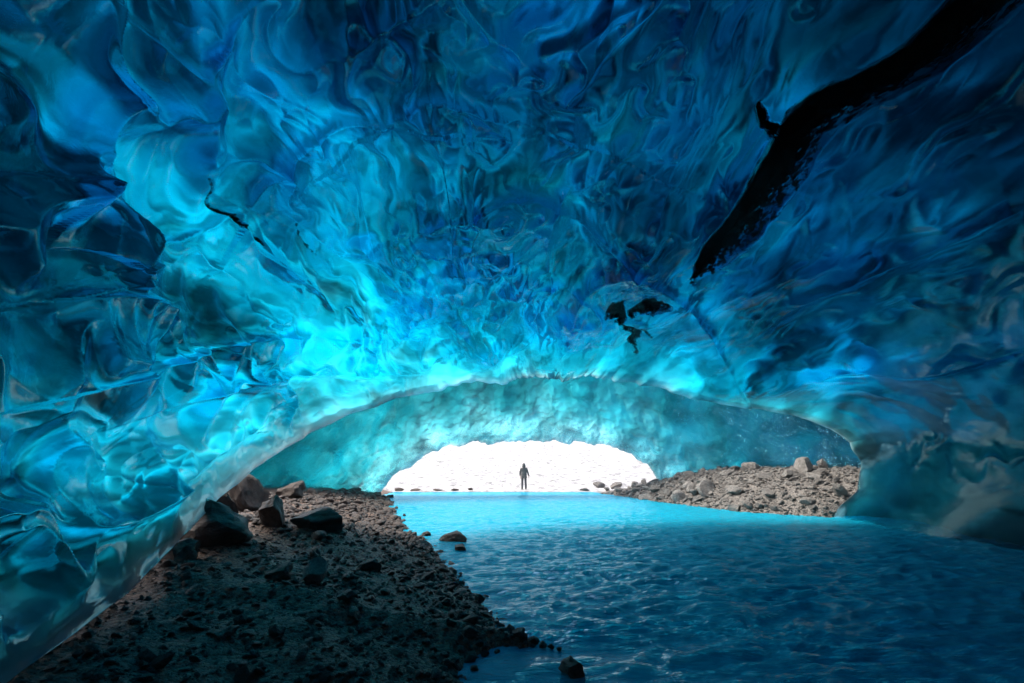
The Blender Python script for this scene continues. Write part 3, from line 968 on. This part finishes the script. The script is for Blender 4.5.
protos = []
for k in range(8):
    m = rock_mesh('pebble', 300 + k, 2 if k < 4 else 1, 7, 0.05)
    pv = np.empty(len(m.vertices) * 3, np.float32); m.vertices.foreach_get('co', pv)
    pf = np.empty(len(m.polygons) * 3, np.int32); m.polygons.foreach_get('vertices', pf)
    protos.append((pv.reshape(-1, 3), pf.reshape(-1, 3)))
    bpy.data.meshes.remove(m)


def left_sample():
    while True:
        y = 2.6 + 24 * random.random() ** 2.0
        xl = float(np.interp(y, _xl_y, _xl_x))
        x = xl + 0.25 - (6.0 + 0.1 * y) * random.random() ** 1.4
        if x < -8.5: continue
        return x, y, (0.009 + 0.0028 * y) * (0.45 + 2.0 * random.random() ** 4 + 3.0 * random.random() ** 24)


def right_sample():
    y = random.uniform(16, 30)
    xr = float(np.interp(y, _xr_y, _xr_x))
    x = min(xr - 0.2 + 5 * random.random() ** 1.2, 13.6)
    return x, y, 0.03 + 0.09 * random.random() ** 2


for nm, mat, smp, n, in (('gravel', M_ROCK_DARK, left_sample, 18000), ('rubble', M_ROCK_PALE, right_sample, 6000)):
    GX, GY, GS = [], [], []
    Vs, Fs = scatter_gravel(nm, mat, smp, n, protos)
    gz = terrain(np.array(GX), np.array(GY)) + 0.1 * np.array(GS)
    for q, z in zip(Vs, gz): q[:, 2] += z
    me = mesh_from_arrays(nm, np.concatenate(Vs), np.concatenate(Fs), [mat], smooth=False)
    tag(link(nm, me), kind='stuff')

# ------------------------------------------------------------------ person
M_COAT = plain('dark_coat', (0.12, 0.115, 0.11))
M_TROUSER = plain('dark_trousers', (0.10, 0.098, 0.10))
M_SKIN = plain('skin', (0.42, 0.27, 0.20), 0.5)
M_BOOT = plain('boot_leather', (0.02, 0.018, 0.016), 0.6)


def skin_mesh(name, verts, edges, radii, mat, root=0, sub=2, parent=None):
    me = bpy.data.meshes.new(name)
    me.from_pydata(verts, edges, [])
    o = bpy.data.objects.new(name, me); COL.objects.link(o)
    md = o.modifiers.new('skin', 'SKIN')
    lay = me.skin_vertices[0] if me.skin_vertices else None
    if lay is None:
        bpy.context.view_layer.objects.active = o
        bpy.ops.mesh.customdata_skin_add()
        lay = me.skin_vertices[0]
    for k, r in enumerate(radii):
        lay.data[k].radius = r if isinstance(r, tuple) else (r, r)
        lay.data[k].use_root = (k == root)
    md.use_smooth_shade = True
    sb = o.modifiers.new('sub', 'SUBSURF'); sb.levels = sb.render_levels = sub
    me.materials.append(mat)
    # bake the modifiers
    dg = bpy.context.evaluated_depsgraph_get()
    m2 = bpy.data.meshes.new_from_object(o.evaluated_get(dg))
    m2.materials.clear(); m2.materials.append(mat)
    o.modifiers.clear(); o.data = m2
    if parent: o.parent = parent
    return o


pbase = np.array([0.0, 0.0, 0.0])
# back turned to the camera, arms hanging, right hand a little away from the side
body_v = [(0, 0, 0.95), (0, 0.0, 1.15), (0, 0.0, 1.36), (0, 0.01, 1.50), (0, 0.02, 1.60), (0, 0.03, 1.70),
          (0.10, 0, 0.88), (0.12, 0.01, 0.50), (0.13, -0.02, 0.10), (0.14, 0.12, 0.05),
          (-0.10, 0, 0.88), (-0.12, 0.01, 0.50), (-0.13, -0.02, 0.10), (-0.14, 0.12, 0.05),
          (0.20, 0, 1.42), (0.27, 0.0, 1.14), (0.34, 0.04, 0.90), (0.355, 0.05, 0.81),
          (-0.20, 0, 1.42), (-0.27, 0.0, 1.14), (-0.26, 0.10, 0.90), (-0.255, 0.12, 0.81)]
body_e = [(0, 1), (1, 2), (2, 3), (3, 4), (4, 5), (0, 6), (6, 7), (7, 8), (8, 9), (0, 10), (10, 11), (11, 12), (12, 13),
          (2, 14), (14, 15), (15, 16), (16, 17), (2, 18), (18, 19), (19, 20), (20, 21)]
body_r = [(0.15, 0.11), (0.14, 0.10), (0.16, 0.11), 0.06, (0.075, 0.09), (0.075, 0.09), 0.095, 0.065, 0.045, 0.04, 0.095, 0.065, 0.045, 0.04,
          0.06, 0.048, 0.034, 0.028, 0.06, 0.048, 0.034, 0.028]
# five fingers on each hand
for hx, hy, hz, sgn in ((0.355, 0.05, 0.81, 1), (-0.255, 0.12, 0.81, -1)):
    palm = len(body_v) - 1
    root = 17 if sgn > 0 else 21
    for f, (dy, l) in enumerate(((-0.03, 0.075), (-0.01, 0.085), (0.01, 0.08), (0.03, 0.062))):
        k = len(body_v)
        body_v += [(hx + 0.004 * sgn, hy + dy, hz - 0.05), (hx - 0.004 * sgn, hy + dy, hz - 0.05 - l)]
        body_e += [(root, k), (k, k + 1)]
        body_r += [0.010, 0.008]
    k = len(body_v)
    body_v += [(hx - 0.01 * sgn, hy + 0.045, hz - 0.02), (hx - 0.015 * sgn, hy + 0.06, hz - 0.065)]
    body_e += [(root, k), (k, k + 1)]
    body_r += [0.012, 0.010]
PP = pix(524, 489.5, 33.2)
pz = float(terrain(np.array([PP[0]]), np.array([PP[1]]))[0])
person = skin_mesh('person', body_v, body_e, body_r, M_SKIN, 0)
person.location = (PP[0], PP[1], pz - 0.01)
tag(person, 'person in a dark hooded coat standing at the far shore in the white cave mouth', 'person')
coat_v = [(0, 0, 0.80), (0, 0, 0.98), (0, 0, 1.18), (0, 0, 1.38), (0, 0.01, 1.48),
          (0.20, 0, 1.42), (0.275, 0, 1.14), (0.335, 0.04, 0.92), (-0.20, 0, 1.42), (-0.275, 0, 1.14), (-0.26, 0.09, 0.92)]
coat_e = [(0, 1), (1, 2), (2, 3), (3, 4), (3, 5), (5, 6), (6, 7), (3, 8), (8, 9), (9, 10)]
coat_r = [(0.24, 0.17), (0.22, 0.165), (0.20, 0.15), (0.17, 0.13), 0.12, 0.075, 0.07, 0.055, 0.075, 0.07, 0.055]
skin_mesh('coat', coat_v, coat_e, coat_r, M_COAT, 1, 2, person)
hood_v = [(0, 0.01, 1.46), (0, 0.0, 1.60), (0, 0.0, 1.72), (0, -0.01, 1.80)]
skin_mesh('hood', hood_v, [(0, 1), (1, 2), (2, 3)], [0.17, (0.135, 0.135), (0.115, 0.12), 0.05], M_COAT, 0, 2, person)
tr_v = [(0, 0, 0.93), (0.10, 0, 0.86), (0.12, 0.01, 0.50), (0.13, -0.02, 0.12), (-0.10, 0, 0.86), (-0.12, 0.01, 0.50), (-0.13, -0.02, 0.12)]
skin_mesh('trousers', tr_v, [(0, 1), (1, 2), (2, 3), (0, 4), (4, 5), (5, 6)], [(0.17, 0.13), 0.115, 0.085, 0.075, 0.115, 0.085, 0.075], M_TROUSER, 0, 2, person)
for sx in (1, -1):
    skin_mesh('boot', [(0.13 * sx, -0.03, 0.20), (0.13 * sx, -0.02, 0.06), (0.14 * sx, 0.14, 0.045)], [(0, 1), (1, 2)], [0.07, 0.06, 0.05], M_BOOT, 0, 2, person)

# ------------------------------------------------------------------ light
SUN_EL, SUN_AZ = math.radians(56), math.radians(288)        # azimuth from +Y towards +X
W = bpy.data.worlds.new('World'); S.world = W
W.use_nodes = True
nt = W.node_tree; nt.nodes.clear()
sky = nt.nodes.new('ShaderNodeTexSky'); sky.sky_type = 'NISHITA'; sky.sun_disc = False
sky.sun_elevation = SUN_EL; sky.sun_rotation = SUN_AZ; sky.dust_density = 6.0; sky.ozone_density = 0.5
bg = nt.nodes.new('ShaderNodeBackground'); bg.inputs['Strength'].default_value = 0.15
wo = nt.nodes.new('ShaderNodeOutputWorld')
nt.links.new(sky.outputs[0], bg.inputs[0]); nt.links.new(bg.outputs[0], wo.inputs[0])
sd = bpy.data.lights.new('sun', 'SUN'); sd.energy = 1.5; sd.angle = math.radians(24); sd.color = (1.0, 0.965, 0.92)
so = bpy.data.objects.new('sun', sd); COL.objects.link(so)
dirv = Vector((math.cos(SUN_EL) * math.sin(SUN_AZ), math.cos(SUN_EL) * math.cos(SUN_AZ), math.sin(SUN_EL)))
so.rotation_euler = dirv.to_track_quat('Z', 'Y').to_euler()
so.location = dirv * 60

S.view_settings.view_transform = 'Standard'
S.view_settings.look = 'None'
S.view_settings.exposure = 1.45
S.view_settings.gamma = 1
S.view_settings.use_curve_mapping = False
cy = S.cycles
cy.max_bounces = 10; cy.diffuse_bounces = 3; cy.glossy_bounces = 4; cy.transmission_bounces = 8; cy.transparent_max_bounces = 8; cy.volume_bounces = 0
cy.sample_clamp_indirect = 6.0
cy.blur_glossy = 0.8
cy.use_denoising = True
try: cy.denoiser = 'OPENIMAGEDENOISE'
except Exception: pass
S.render.use_persistent_data = False
print('script done', round(time.time() - T0, 1))
